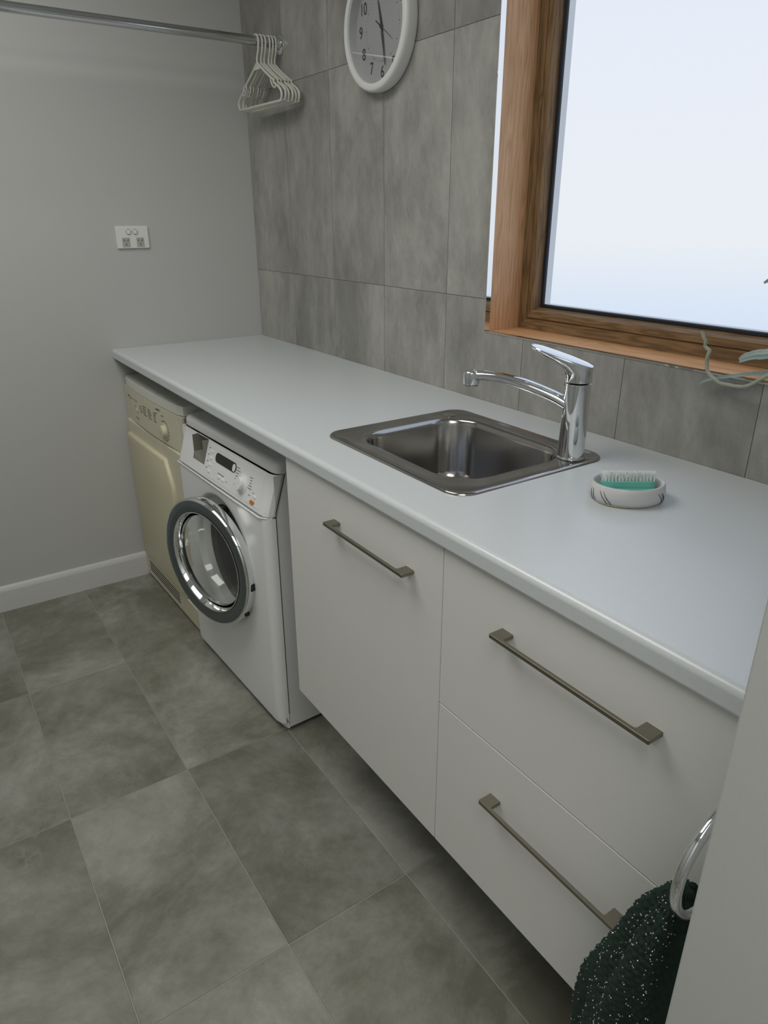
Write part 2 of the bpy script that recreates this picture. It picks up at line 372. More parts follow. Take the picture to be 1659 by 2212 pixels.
# ------------------------------------------------------------ cabinets
ZB, ZT = .2665, .8935; FYD = -.596; TH = .018
def carcass(x0, x1, par, cx):
    mb = MB(); t = .016; y0 = FYD+TH+.001
    mb.box(x0-cx, x0+t-cx, y0, -.003, 0, ZT-ZB); mb.box(x1-t-cx, x1-cx, y0, -.003, 0, ZT-ZB)
    mb.box(x0+t-cx, x1-t-cx, y0, -.003, 0, t); mb.box(x0+t-cx, x1-t-cx, -.018, -.003, t, ZT-ZB)
    mb.box(x0+t-cx, x1-t-cx, y0, y0+.08, ZT-ZB-t, ZT-ZB)
    return obj('carcass', mb, carcm, par)
def handle(par, x0, x1, z):
    """flat bar pull on two square lugs, x0..x1 measured at the outer ends"""
    y1 = FYD; y0 = FYD-.027; t = .0068; w = .0235; q = .0062; c = .0012
    def out(e, z_): return [(x0+e, y1, z_), (x0+e, y0+c, z_), (x0+c+e, y0+e, z_), (x1-c-e, y0+e, z_), (x1-e, y0+c, z_), (x1-e, y1, z_), (x1-w+e, y1, z_), (x1-w+e, y0+q+.002, z_), (x1-w-.002, y0+q-e, z_), (x0+w+.002, y0+q-e, z_), (x0+w-e, y0+q+.002, z_), (x0+w-e, y1, z_)]
    return obj('handle', MB().loft([out(.0006, z-t), out(0, z-t+.0006), out(0, z-.0006), out(.0006, z)], cap0=True, cap1=True), bronze, par)
cx = 1.668; cab = tag(empty('sink_cabinet', (cx, 0, ZB)), 'wall-hung white cabinet with one plain door below the sink', 'cabinet')
carcass(1.392, 1.944, cab, cx)
dr = obj('door', MB().rbox(1.390-cx, 1.9475-cx, FYD, FYD+TH, .0005, ZT-ZB, .0012, 2), cabm, cab, smooth=40)
h = handle(dr, 1.598-cx, 1.870-cx, .8165-ZB); tag(h, 'brushed nickel bar handle')
cx = 2.2285; cab2 = tag(empty('drawer_cabinet', (cx, 0, ZB)), 'wall-hung white cabinet with two deep drawers beside the right wall', 'cabinet')
carcass(1.951, 2.508, cab2, cx)
d1 = obj('drawer', MB().rbox(1.9495-cx, 2.512-cx, FYD, FYD+TH, .5915-ZB, ZT-ZB, .0012, 2), cabm, cab2, smooth=40)
tag(handle(d1, 2.090-cx, 2.366-cx, .8165-ZB), 'brushed nickel bar handle')
d2 = obj('drawer', MB().rbox(1.9495-cx, 2.512-cx, FYD, FYD+TH, .0005, .5893-ZB, .0012, 2), cabm, cab2, smooth=40)
tag(handle(d2, 2.091-cx, 2.367-cx, .4975-ZB), 'brushed nickel bar handle')

# ------------------------------------------------------------ sink
sx, sy = 1.637, -.31
snk = tag(empty('sink', (sx, sy, BZ)), 'inset stainless steel laundry sink with rounded rectangular bowl', 'sink')
X0, X1, Y0, Y1 = 1.402-sx, 1.876-sx, -.507-sy, -.116-sy
b0, b1, c0, c1 = 1.450-sx, 1.817-sx, -.455-sy, -.158-sy
L = [rrect(X0, X1, Y0, Y1, .042, .0003), rrect(X0+.001, X1-.001, Y0+.001, Y1-.001, .041, .0030), rrect(X0+.004, X1-.004, Y0+.004, Y1-.004, .038, .0048),
     rrect(X0+.009, X1-.009, Y0+.009, Y1-.009, .034, .0046), rrect(X0+.013, X1-.013, Y0+.013, Y1-.013, .032, .0022),
     rrect(b0-.012, b1+.012, c0-.012, c1+.012, .088, .0020), rrect(b0-.004, b1+.004, c0-.004, c1+.004, .084, .0010),
     rrect(b0, b1, c0, c1, .080, -.004), rrect(b0+.003, b1-.003, c0+.003, c1-.003, .078, -.014),
     rrect(b0+.010, b1-.010, c0+.010, c1-.010, .074, -.125), rrect(b0+.018, b1-.018, c0+.018, c1-.018, .070, -.148),
     rrect(b0+.038, b1-.038, c0+.038, c1-.038, .060, -.160), rrect(b0+.09, b1-.09, c0+.08, c1-.08, .040, -.163)]
mb = MB(); mb.loft(L); 
dcx, dcy = (b0+b1)/2, (c0+c1)/2; last = L[-1]; n = len(last)
ring1 = []
for p in last:
    a = math.atan2(p[1]-dcy, p[0]-dcx); ring1.append((dcx+.045*math.cos(a), dcy+.045*math.sin(a), -.165))
mb.loft([last, ring1, [(dcx+(p[0]-dcx)*.9, dcy+(p[1]-dcy)*.9, -.170) for p in ring1]])
obj('bowl', mb, steel, snk, smooth=50, recalc=False)
obj('waste', MB().lathe([(.0405, -.170), (.038, -.167), (.030, -.1685), (.022, -.174), (0.001, -.174)], 32, c=(dcx, dcy, 0)), chrome, snk, smooth=50)
obj('tap_hole_plug', MB().lathe([(.0165, .0018), (.0165, .0030), (.0145, .0036), (.001, .0036)], 32, c=(1.441-sx, -.176-sy, 0)), steel, snk, smooth=40)

# ------------------------------------------------------------ mixer tap (local x = direction of the spout)
tap = tag(empty('mixer_tap', (1.829, -.178, BZ+.0026), math.atan2(-.135, -.214)), 'chrome single lever mixer tap on the right rear corner of the sink', 'tap')
obj('body', MB().lathe([(.0285, 0), (.0285, .003), (.0262, .006), (.0258, .05), (.0250, .12), (.0248, .1495), (.0235, .1505)], 48, cap0=True, cap1=True), chrome, tap, smooth=40)
# spout: flattened tube rising, then dropping to the aerator
sp = smooth_path([(.012, 0, .103), (.045, 0, .1185), (.10, 0, .1365), (.150, 0, .1460), (.185, 0, .1480), (.211, 0, .1465)], 6)
obj('spout', MB().tube(sp, [.0155-.0030*min(1, i/18) for i in range(len(sp))], 20, True, flat=.86), chrome, tap, smooth=40)
hd = obj('spout_head', MB().lathe([(.001, .1535), (.010, .1532), (.0150, .1512), (.0172, .147), (.0172, .126), (.0160, .1245), (.0150, .1245)], 32, c=(.213, 0, .005)), chrome, tap, smooth=45)
obj('aerator', MB().lathe([(.0148, .1275), (.0148, .1210), (.0125, .1205), (.0120, .1230), (.001, .1230)], 28, c=(.213, 0, .005)), drumm, hd, smooth=40)
# lever: body cap that flows into a flat slanted paddle
def ell(cx, cz, rx, ry, tilt, n=40, sup=2.4):
    out = []
    for k in range(n):
        a = 2*PI*k/n; c_, s_ = math.cos(a), math.sin(a)
        px = math.copysign(abs(c_)**(2/sup), c_)*rx; py = math.copysign(abs(s_)**(2/sup), s_)*ry
        out.append((cx+px, py, cz+px*math.tan(tilt)))
    return out
lv = MB().loft([ell(0, .1520, .0242, .0242, 0, sup=2), ell(0, .1528, .0254, .0252, 0, sup=2), ell(0, .163, .0256, .0254, .02, sup=2),
                ell(.004, .171, .0290, .0258, .09, sup=2.1), ell(.014, .1805, .0390, .0266, .18, sup=2.2), ell(.027, .1895, .0520, .0276, .25, sup=2.3),
                ell(.035, .1955, .0605, .0282, .27), ell(.0355, .1990, .0615, .0282, .27), ell(.0355, .2008, .0600, .0268, .27), ell(.0355, .2022, .050, .020, .27), ell(.0355, .2030, .025, .010, .27)], cap0=True, cap1=True)
obj('lever', lv, chrome, tap, smooth=40)
obj('indicator_dot', MB().lathe([(.0035, 0), (.0035, .0008), (.001, .001)], 16, 'X', c=(.0250, 0, .145)), rubber, tap)

# ------------------------------------------------------------ soap dish with nail brush
da = math.radians(52)
dish = tag(empty('soap_dish', (2.034, -.267, BZ), da), 'oval white stone-look soap dish with thin grey line decoration right of the sink', 'dish')
def oval(a, b_, z, n=56): return [(a*math.cos(2*PI*k/n), b_*math.sin(2*PI*k/n), z) for k in range(n)]
mb = MB().loft([oval(.052, .042, 0), oval(.0575, .0475, .001), oval(.0620, .0520, .008), oval(.0640, .0540, .018), oval(.0620, .0520, .0295), oval(.0595, .0495, .0330),
                oval(.0560, .0460, .0325), oval(.0545, .0445, .029), oval(.055, .045, .017), oval(.050, .040, .009), oval(.03, .025, .006), oval(.001, .001, .006)], cap0=True)
obj('bowl', mb, stonew, dish, smooth=60)
mb = MB()
def surf(a, z):   # outside of the dish wall
    t = min(max(z/.033, 0), 1); e_ = .0575+.0068*math.sin(PI*min(1, t*.92+.06)); return ((e_+.0001)*math.cos(a), (e_-.010+.0001)*math.sin(a), z)
for a0, da_ in ((-2.62, .33), (-2.50, .33), (-2.85, .12), (-2.95, .10), (-.95, .36), (-.84, .36), (-.72, .22), (-2.2, .0), (.5, .2), (1.6, .3)):
    if da_ == 0: continue
    obj('decoration_line', MB().tube([surf(a0+da_*(1-t/8), .004+.0265*t/8) for t in range(9)], .00055, 5), ink, dish, smooth=60)
obj('cord', MB().tube(smooth_path([(.059*math.cos(a), .049*math.sin(a), .0025) for a in [PI+.5, PI+.8, PI+1.1, PI+1.4]], 5), .0016, 6), plain('twine_beige', (.42, .40, .28), .8), dish, smooth=60)
br = tag(empty('nail_brush', (2.0325, -.2625, BZ+.0125), da+.04), 'small teal nail brush with white bristles lying in the soap dish', 'brush')
br.rotation_euler = (math.radians(-17), 0, da+.03)
def stad(a, r_, z, n=10):
    out = []
    for s_ in (1, -1):
        for k in range(n+1):
            t = -PI/2+PI*k/n; out.append((s_*(a-r_)+s_*r_*math.cos(t), s_*r_*math.sin(t), z))
    return out
obj('back', MB().loft([stad(.042, .014, .001), stad(.0455, .0165, .004), stad(.0465, .0175, .010), stad(.0465, .0175, .016), stad(.0445, .0155, .0175)], cap0=True, cap1=True), teal, br, smooth=45)
obj('grip_rail', MB().tube(smooth_path([(-.038, -.0165, .0035), (-.02, -.0185, .003), (.02, -.0185, .003), (.038, -.0165, .0035)], 4), .0022, 8), teal, br, smooth=60)
mb = MB()
for i in range(15):
    for j in range(4):
        bx_, by_ = -.041+i*.00585+(j % 2)*.001, -.0115+j*.0077
        for k in range(12):
            ax, ay = random.gauss(0, .0028), random.gauss(0, .0022); l = .0165+random.uniform(-.0015, .002)
            sx_, sy_ = bx_+random.uniform(-.0009, .0009), by_+random.uniform(-.0009, .0009)
            mb.tube([(sx_, sy_, .017), (sx_+ax*.5, sy_+ay*.5, .017+l*.6), (sx_+ax*1.2, sy_+ay*1.2, .017+l)], .00034, 3, False)
o = obj('bristles', mb, brist, br, recalc=False); o['kind'] = 'stuff'

# ------------------------------------------------------------ washing machine (local: x=0 right side, y=0 front line, z up)
wm = tag(empty('washing_machine', (1.223, -.553, 0), math.radians(2.2)), 'white front-loading washing machine with chrome ringed porthole door standing ajar', 'washing machine')
WW, WD = .597, .50
mb = MB()
x0, x1, y0, y1, z0, z1 = -WW, 0, .001, WD, .012, .785
mb.add([(x0,y0,z0),(x1,y0,z0),(x1,y1,z0),(x0,y1,z0),(x0,y0,z1),(x1,y0,z1),(x1,y1,z1),(x0,y1,z1)], [(0,3,2,1),(1,2,6,5),(2,3,7,6),(3,0,4,7)])
mb.add([(x0,.035,.672),(x1,.035,.672),(x1,.035,.785),(x0,.035,.785)], [(0,1,2,3)][:0])
obj('body', mb, whitep, wm)
for fx, fy in ((-.05, .05), (-.55, .05), (-.05, .44), (-.55, .44)):
    obj('foot', MB().lathe([(.018, 0), (.018, .006), (.010, .007), (.010, .013)], 20, c=(fx, fy, 0), cap0=True, cap1=True), rubber, wm)
# lower front with the round opening
PCX, PCZ, PR = -.298, .452, .186
NA = 128
def rectloop(xa, xb, za, zb_, y):
    out = []
    corners = [math.atan2(cz_-PCZ, cx_-PCX) % (2*PI) for cx_, cz_ in ((xb, zb_), (xa, zb_), (xa, za), (xb, za))]
    cc = [(xb, zb_), (xa, zb_), (xa, za), (xb, za)]
    for k in range(NA):
        a = 2*PI*k/NA; hit = None
        for q, ca in enumerate(corners):
            if abs((a-ca+PI) % (2*PI)-PI) < PI/NA+1e-6 and hit is None: hit = cc[q]
        if hit: out.append((hit[0], y, hit[1])); continue
        c_, s_ = math.cos(a), math.sin(a)
        t = min([v for v in (((xb-PCX)/c_ if c_ > 1e-9 else ((xa-PCX)/c_ if c_ < -1e-9 else 9)), ((zb_-PCZ)/s_ if s_ > 1e-9 else ((za-PCZ)/s_ if s_ < -1e-9 else 9)))])
        out.append((PCX+c_*t, y, PCZ+s_*t))
    return out
def circ(r_, y): return [(PCX+r_*math.cos(2*PI*k/NA), y, PCZ+r_*math.sin(2*PI*k/NA)) for k in range(NA)]
FO = .030
mb = MB().loft([rectloop(-WW, 0, .030, .672, 0), rectloop(-WW+.001, -.001, .030, .672, -FO+.020), rectloop(-WW+.006, -.006, .032, .671, -FO+.010), rectloop(-WW+.015, -.015, .036, .669, -FO+.003), rectloop(-WW+.028, -.028, .042, .666, -FO),
                circ(PR+.014, -FO), circ(PR+.008, -FO+.001), circ(PR, -FO+.006), circ(PR-.006, -FO+.016), circ(PR-.026, -FO+.024), circ(PR-.032, -FO+.030), circ(PR-.034, .02)])
obj('front_panel', mb, whitep, wm, smooth=30)
obj('door_seal', MB().lathe([(PR-.033, .0), (PR-.036, .012), (PR-.042, .014), (PR-.045, .03), (PR-.040, .05), (PR-.052, .06), (PR-.052, .09), (PR-.035, .10)], 72, 'Y', c=(PCX, 0, PCZ)), rubber, wm, smooth=50)
obj('drum', MB().lathe([(PR-.045, .09), (PR+.04, .10), (PR+.04, .36), (.05, .38), (.001, .37)], 60, 'Y', c=(PCX, 0, PCZ)), drumm, wm, smooth=40)
mb = MB()   # plinth strip below the front panel
pb = [(-WW, 0), (-WW+.006, -.004), (-WW+.03, -.010), (-.03, -.010), (-.012, -.008), (-.003, -.004), (0, 0)]
pt = [(-WW, 0), (-WW+.006, -.010), (-WW+.028, -FO+.002), (-.028, -FO+.002), (-.012, -FO+.007), (-.003, -.013), (0, -.001)]
mb.loft([[(x, y, .008) for x, y in pb], [(x, y, .0325) for x, y in pt]], closed=False)
mb.add([(x, y, .0325) for x, y in pt], [tuple(range(7))]); mb.add([(x, y, .008) for x, y in pb], [tuple(range(6, -1, -1))])
obj('plinth', mb, wht2, wm, recalc=False)
mb = MB(); mb.tube([(-WW, -.004, .6735), (-WW+.012, -FO-.001, .6735), (-.03, -FO-.003, .6735), (-.012, -FO+.007, .6735), (-.002, -.008, .6735)], .0024, 8)
obj('ledge_strip', mb, wht2, wm, smooth=50)
# control fascia: leaning face with an open detergent recess at its left
FZ0, FZ1 = .677, .7855
hx0, hx1, hz0, hz1 = -.480, -.398, .711, .7835
def foff(z): return .030-.034*(z-FZ0)/(FZ1-FZ0)
xs = [(-WW, -.022), (-WW+.004, -.010), (-WW+.014, -.003), (-WW+.028, 0), (hx0, 0), (hx1, 0), (-.028, 0), (-.014, -.003), (-.004, -.010), (0, -.022)]
zs = [FZ0, FZ0+.004, hz0, .73, .76, hz1, FZ1]
grid = {}; mb = MB(); vs = []
for i, (x, d_) in enumerate(xs):
    for j, z in enumerate(zs):
        dd = d_ - (.003 if j == 0 else 0); grid[i, j] = len(vs); vs.append((x, -(foff(z)+dd), z))
fs = []
for i in range(len(xs)-1):
    for j in range(len(zs)-1):
        if i == 4 and 2 <= j <= 4: continue
        fs.append((grid[i, j], grid[i+1, j], grid[i+1, j+1], grid[i, j+1]))
mb.add(vs, fs)
for i in (0, len(xs)-1):   # sides
    x = xs[i][0]; pts = [vs[grid[i, j]] for j in range(len(zs))]+[(x, .035, FZ1), (x, .004, FZ0)]
    mb.add(pts, [tuple(range(len(pts)))])
mb.add([vs[grid[i, 0]] for i in range(len(xs))]+[(0, .01, FZ0), (-WW, .01, FZ0)], [tuple(range(len(xs)+2))])
fas = obj('control_fascia', mb, wht2, wm, smooth=35, recalc=False)
obj('side_seam', MB().tube([(.0002, .001, .06), (.0002, .001, FZ0+.008), (.0002, .033, FZ1-.001)], .0011, 6), dark, wm)
# recess tray
def bev(y, s_, bot): return [(hx0+s_, y, hz1), (hx0+s_, y, hz0+.02+s_*.3), (hx0+.012+s_*.6, y, hz0+.004+bot), (hx1-.02-s_*.5, y, hz0+bot), (hx1-s_, y, hz0+.016+bot), (hx1-s_, y, hz1)]
mb = MB()
fr0 = [(hx0, -foff(hz1), hz1), (hx0, -foff(hz0), hz0+.0), (hx0+.012, -foff(hz0), hz0), (hx1-.02, -foff(hz0), hz0), (hx1, -foff(hz0), hz0), (hx1, -foff(hz1), hz1)]
mb.loft([fr0, [(p[0], p[1]+.006, p[2]) for p in bev(-.022, .004, .004)], bev(.03, .006, .010), bev(.18, .008, .012)], closed=False)
e4 = bev(.18, .008, .012); mb.add(e4, [tuple(range(6))])
obj('detergent_recess', mb, drawerrec, wm, smooth=20, recalc=False)
obj('siphon_cap', MB().rbox(hx0+.020, hx1-.022, .035, .09, hz0+.012, hz0+.045, .006, 2), drawerrec, wm, smooth=40)
def onf(x, z, d=0):     # point on the leaning face, d proud of it
    return (x, -(foff(z)+d), z)
def fplate(xa, xb, za, zb_, d0, d1, r_=.0, n=5):
    out = []
    def lp(d, sh):
        q = []
        if r_ <= 0: return [onf(xa+sh, za+sh, d), onf(xb-sh, za+sh, d), onf(xb-sh, zb_-sh, d), onf(xa+sh, zb_-sh, d)]
        for p in rrect(xa+sh, xb-sh, za+sh, zb_-sh, max(r_-sh, .0002), 0, n): q.append(onf(p[0], p[1], d))
        return q
    return MB().loft([lp(d0, 0), lp(d1-.0004, 0), lp(d1, .0006)], cap1=True)
pan = obj('control_panel', fplate(-.388, -.042, .688, .7775, -.0005, .0012), wht2, wm, smooth=20)
obj('display', fplate(-.330, -.198, .7395, .7650, .0012, .0030, .012), blk, pan, smooth=30)
obj('display_button', fplate(-.2175, -.2005, .7420, .7625, .003, .0042, .008), wht2, pan, smooth=30)
fa = math.atan(.034/(FZ1-FZ0))
kx, kz = -.148, .7255; kp = onf(kx, kz, .0012)
kb = MB().lathe([(.0255, 0), (.0255, -.002), (.024, -.0028), (.019, -.0028), (.0185, -.003), (.018, -.0135), (.0165, -.0155), (.001, -.0158)], 40, 'Y')
ko = obj('programme_knob', kb, wht2, pan, smooth=40); ko.location = kp; ko.rotation_euler = (-fa, 0, 0)
for x, z in ((-.360, .7590), (-.360, .7405), (-.360, .722), (-.360, .7035), (-.290, .7045), (-.265, .703), (-.074, .7125)):
    obj('push_button', fplate(x-.0085, x+.0085, z-.0035, z+.0035, .0012, .0032, .003, 3), wht2, pan, smooth=40)
obj('start_button', fplate(-.0905, -.0690, .6925, .7020, .0012, .0036, .0042, 4), orange, pan, smooth=40)['label'] = 'amber oval start button'
mb = MB()
def bar(x, z, w, h_): mb.add([onf(x, z, .00145), onf(x+w, z, .00145), onf(x+w, z+h_, .00145), onf(x, z+h_, .00145)], [(0,1,2,3)])
for z in (.765, .7465, .728, .7095): bar(-.383, z, .011, .0018)
bar(-.300, .7125, .040, .0020)
for k, (x, z, w) in enumerate(((-.196, .757, .020), (-.196, .7495, .026), (-.196, .742, .018), (-.194, .7345, .014), (-.196, .727, .017), (-.194, .7195, .018), (-.196, .712, .018),
                               (-.116, .752, .018), (-.112, .745, .013), (-.112, .738, .012), (-.115, .731, .018), (-.118, .724, .022), (-.106, .7085, .009), (-.245, .704, .008))): bar(x, z, w, .0017)
bar(-.088, .7195, .012, .0012); bar(-.073, .698, .007, .0014)
o = obj('printed_markings', mb, ink, pan, recalc=False); o['kind'] = 'stuff'
# lid
LP = [(.010, .7867), (.0085, .788), (.0080, .803), (.0100, .811), (.016, .8165), (.026, .819), (.10, .8225), (.16, .824), (WD, .824)]
def lidl(x, q): return [(x, y+q*(1 if y < .2 else 0), z-q*.6*(1 if z > .79 else 0)) for y, z in LP]+[(x, WD, .7867)]
obj('lid', MB().loft([lidl(-WW, .020), lidl(-WW+.004, .009), lidl(-WW+.012, .003), lidl(-WW+.026, 0), lidl(-.026, 0), lidl(-.012, .003), lidl(-.004, .009), lidl(0, .020)], cap0=True, cap1=True), whitep, wm, smooth=40)
# porthole door, hinged on its right, standing ajar
dl = empty('pos', (0, 0, 0)); bpy.data.objects.remove(dl)
DL = (-.277, -.0975, .462); DA = .2246
ringp = [(.1925, .030), (.1925, .010), (.1905, .004), (.187, .0015)]
door = obj('door', MB().lathe([(.187, .0015), (.180, 0), (.166, .001), (.1525, .004), (.1525, .03), (.160, .034), (.180, .034), (.188, .030), (.188, .0022)], 96, 'Y'), ringm, wm, smooth=35, loc=DL, rot=(0, 0, DA))
obj('chrome_rim', MB().lathe([(.1865, .0010), (.1895, .0010), (.1925, .005), (.1935, .012), (.1925, .030), (.1885, .031)], 96, 'Y'), chrome, door, smooth=50)
obj('chrome_inner_rim', MB().lathe([(.1535, .0022), (.1505, .0016), (.1475, .006), (.1420, .022), (.1410, .032), (.1525, .034)], 96, 'Y'), chrome, door, smooth=50)
gp = [(.1425, .022), (.139, .040), (.1375, .043), (.1370, .056), (.1350, .059), (.1345, .072), (.1320, .075), (.127, .092), (.112, .106), (.080, .113), (.040, .115), (.0005, .1155)]
gi = [(max(r_-.0035, .0005), y-.0032) for r_, y in gp]
obj('door_glass', MB().lathe([(.1425, .022)]+gp[1:]+gi[::-1], 96, 'Y'), doorglass, door, smooth=50)
for a in (-.10, -.62):
    x, z = .1915*math.cos(a), .1915*math.sin(a)
    obj('hinge_slot', MB().rbox(x-.004, x+.0035, .012, .026, z-.011, z+.011, .001, 1), blk, door)

# ------------------------------------------------------------ dryer (left of the washer)
dy = tag(empty('tumble_dryer', (.604, -.574, 0), math.radians(1.3)), 'yellowed cream tumble dryer in the corner left of the washing machine', 'dryer')
DW, DD = .590, .50
obj('body', MB().rbox(-DW, 0, 0.004, DD, .012, .799, .004, 2), cream, dy, smooth=40)
for fx, fy in ((-.05, .05), (-.54, .05), (-.05, .44), (-.54, .44)):
    obj('foot', MB().lathe([(.018, 0), (.018, .006), (.010, .007), (.010, .013)], 20, c=(fx, fy, 0), cap0=True, cap1=True), rubber, dy)
# lid: gently bowed front
def bow(x, d): t = (x+DW/2)/(DW/2); return d*(1-t*t)
NX = 20
def bowed(z0, z1, base, d, yb, rr=.006):
    mb = MB(); loops = []
    for z, ins in ((z0, .001), (z0+.002, 0), (z1-rr, 0), (z1-rr*.3, rr*.35), (z1, rr)):
        l = [(-DW+ins+(DW-2*ins)*k/NX, -(base+bow(-DW+DW*k/NX, d)-ins - (.008 if k in (0, NX) else 0)), z) for k in range(NX+1)]
        l += [(-ins, yb-ins, z), (-DW+ins, yb-ins, z)]; loops.append(l)
    return mb.loft(loops, cap0=True, cap1=True)
obj('lid', bowed(.8015, .833, -.006, .012, DD, .0025), creamw, dy, smooth=30)
dp = obj('control_panel', bowed(.676, .7995, -.006, .012, .02, .002), cream, dy, smooth=30)
# lower front frame and raised door with cut corners
obj('front_frame', MB().rbox(-DW, -.0, -.004, .02, .03, .6705, .005, 2), cream, dy, smooth=40)
x0, x1, z0, z1 = -.575, -.115, .108, .622
def dloop(s_, y): return [(x0+s_, y, z0+s_), (x1-s_, y, z0+s_), (x1-s_, y, .468), (x1-s_+.004, y, .492), (x1-s_, y, .535), (x1-.050-s_*.4, y, z1-s_), (x0+.006+s_, y, z1-s_), (x0+s_, y, z1-.008-s_)]
ddoor = obj('door', MB().loft([dloop(0, -.003), dloop(0, -.013), dloop(.004, -.0165), dloop(.009, -.018)], cap1=True), creamd, dy, smooth=50)
obj('grip_recess', MB().rbox(x1-.004, x1+.006, -.012, -.004, .445, .475, .002, 1), dark, ddoor)
obj('kick_panel', MB().rbox(-DW+.004, -.004, -.010, .01, .012, .098, .003, 1), cream, dy, smooth=40)
for k in range(4):
    obj('vent_slot', MB().box(-.545, -.205, -.0108, -.0095, .040+k*.0125, .0445+k*.0125), dark, dy)
dkx = -.150
def onp(x, z, d=0): return (x, -(bow(x, .012)-.006+d), z)
obj('timer_knob', MB().lathe([(.023, 0), (.023, -.003), (.0205, -.004), (.019, -.013), (.017, -.0145), (.001, -.015)], 36, 'Y', c=onp(dkx, .722)), creamd, dp, smooth=40)
obj('power_button', MB().lathe([(.009, 0), (.009, -.004), (.001, -.005)], 20, 'Y', c=onp(-.435, .735)), cream, dp, smooth=40)
mb = MB()
def bar2(x, z, w, h_): mb.add([onp(x, z, .0004), onp(x+w, z, .0004), onp(x+w, z+h_, .0004), onp(x, z+h_, .0004)], [(0,1,2,3)])
bar2(-.560, .763, .030, .006); bar2(-.522, .7615, .026, .0035)
for r_ in range(5):
    for x, w in ((-.400, .030), (-.362, .044), (-.308, .040), (-.250, .028)):
        if r_ == 0 and x == -.400: continue
        bar2(x+random.uniform(0, .004), .764-r_*.0075, w*random.uniform(.7, 1), .0028)
bar2(-.470, .764, .006, .004); bar2(-.450, .764, .018, .003); bar2(-.470, .742, .060, .0018); bar2(-.470, .700, .045, .003)
bar2(-.215, .783, .035, .005); bar2(-.225, .768, .016, .003); bar2(-.170, .770, .020, .003)
for k in range(16):
    a = -PI*.42+PI*1.1*k/15; bar2(dkx+.033*math.cos(a)-.003, .722+.033*math.sin(a), .0075, .0028)
o = obj('printed_markings', mb, ink, dp, recalc=False); o['kind'] = 'stuff'

# ------------------------------------------------------------ power point on the left wall
sk = tag(empty('power_outlet', (0, -.478, 1.3135)), 'white double power point with two round switches on the left wall', 'power outlet')
obj('plate', MB().rbox(.0, .009, -.057, .057, -.0372, .0372, .0025, 2), sockm, sk, smooth=40)
for y in (-.0125, .0105):
    b_ = obj('switch', MB().lathe([(.0098, .009), (.0098, .0105), (.0088, .0112)], 28, 'X', c=(0, y, .0175)), sockg, sk, smooth=40)
    rk = obj('rocker', MB().rbox(.0095, .0135, y-.0068, y+.0068, .0175-.0072, .0175+.0072, .0019, 2), sockm, b_, smooth=40)
for y in (-.0245, .0255):
    ins = obj('socket_insert', MB().rbox(.0085, .0096, y-.0135, y+.0135, -.0335, -.0015, .0005, 1), sockg, sk)
    for dy_, dz, an in ((-.0065, .0055, .55), (.0065, .0055, -.55), (0, -.0075, 0)):
        obj('pin_slot', MB().box(-.0003, .0004, -.0011, .0011, -.0038, .0038), ink, ins, loc=(.0096, y+dy_, -.0165+dz), rot=(an, 0, 0))

# ------------------------------------------------------------ hanging rail + flange
RXX, RZ = .300, 1.899
rail = tag(empty('clothes_rail', (RXX, 0, RZ)), 'chrome clothes rail running out from the tiled wall near the ceiling', 'rail')
obj('tube', MB().lathe([(.0135, -2.296), (.0135, -.004)], 32, 'Y', cap0=True, cap1=True), chromed, rail, smooth=40)
for y, s_ in ((0, 1), (-2.3, -1)):
    obj('flange', MB().lathe([(.030, y), (.030, y-s_*.003), (.026, y-s_*.006), (.018, y-s_*.008), (.0165, y-s_*.020), (.0138, y-s_*.021)], 36, 'Y', cap0=True), chrome, rail, smooth=50)
# ------------------------------------------------------------ coat hangers
def hanger():
    h_ = empty('coat_hanger', (0, 0, 0))
    top = RZ+.0135+.0032 - RZ
    # local origin = rail centre; neck below it
    hk = [(.0, 0, -.062), (.002, 0, -.045), (.0135, 0, -.025), (.0175, 0, -.004)]
    for k in range(9):
        a = 0+PI*1.12*k/8; hk.append((.0172*math.cos(a), 0, .0172*math.sin(a)))
    hk.append((-.019, 0, -.012))
    obj('hook', MB().tube(smooth_path(hk, 3), .0034, 8), hangm, h_, smooth=60)
    half = [(0, -.060), (.040, -.084), (.085, -.108), (.108, -.119), (.112, -.118), (.110, -.127), (.122, -.133), (.142, -.143), (.157, -.155), (.160, -.167), (.154, -.177), (.142, -.181), (.0, -.181)]
    pts = [(x, 0, z) for x, z in half]+[(-x, 0, z) for x, z in half[::-1][1:-1]]
    P = []
    for k in range(len(pts)): P.append(pts[k])
    P.append(pts[0])
    obj('frame', MB().tube(smooth_path(P, 3), .0038, 8), hangm, h_, smooth=60)
    # strap loops below both shoulders
    for s_ in (1, -1):
        obj('strap_loop', MB().tube(smooth_path([(s_*.092, 0, -.111), (s_*.091, 0, -.122), (s_*.104, 0, -.138), (s_*.118, 0, -.142), (s_*.121, 0, -.134)], 4), .0026, 7), hangm, h_, smooth=60)
    obj('neck_gusset', MB().add([(-.03, -.001, -.079), (.03, -.001, -.079), (0, -.001, -.061), (-.03, .001, -.079), (.03, .001, -.079), (0, .001, -.061)], [(0,1,2),(3,5,4),(0,3,4,1),(1,4,5,2),(2,5,3,0)]), hangm, h_)
    return h_
hproto = hanger(); kids = list(hproto.children)
hl = ['ivory plastic coat hanger at the outer end of the rail, farthest from the tiled wall', 'ivory plastic coat hanger second in from the outer end of the bunch', 'ivory plastic coat hanger third from the outer end, before the gap in the bunch',
      'ivory plastic coat hanger just behind the gap, third from the tiled wall', 'ivory plastic coat hanger second from the tiled wall', 'ivory plastic coat hanger nearest the tiled wall and rail flange']
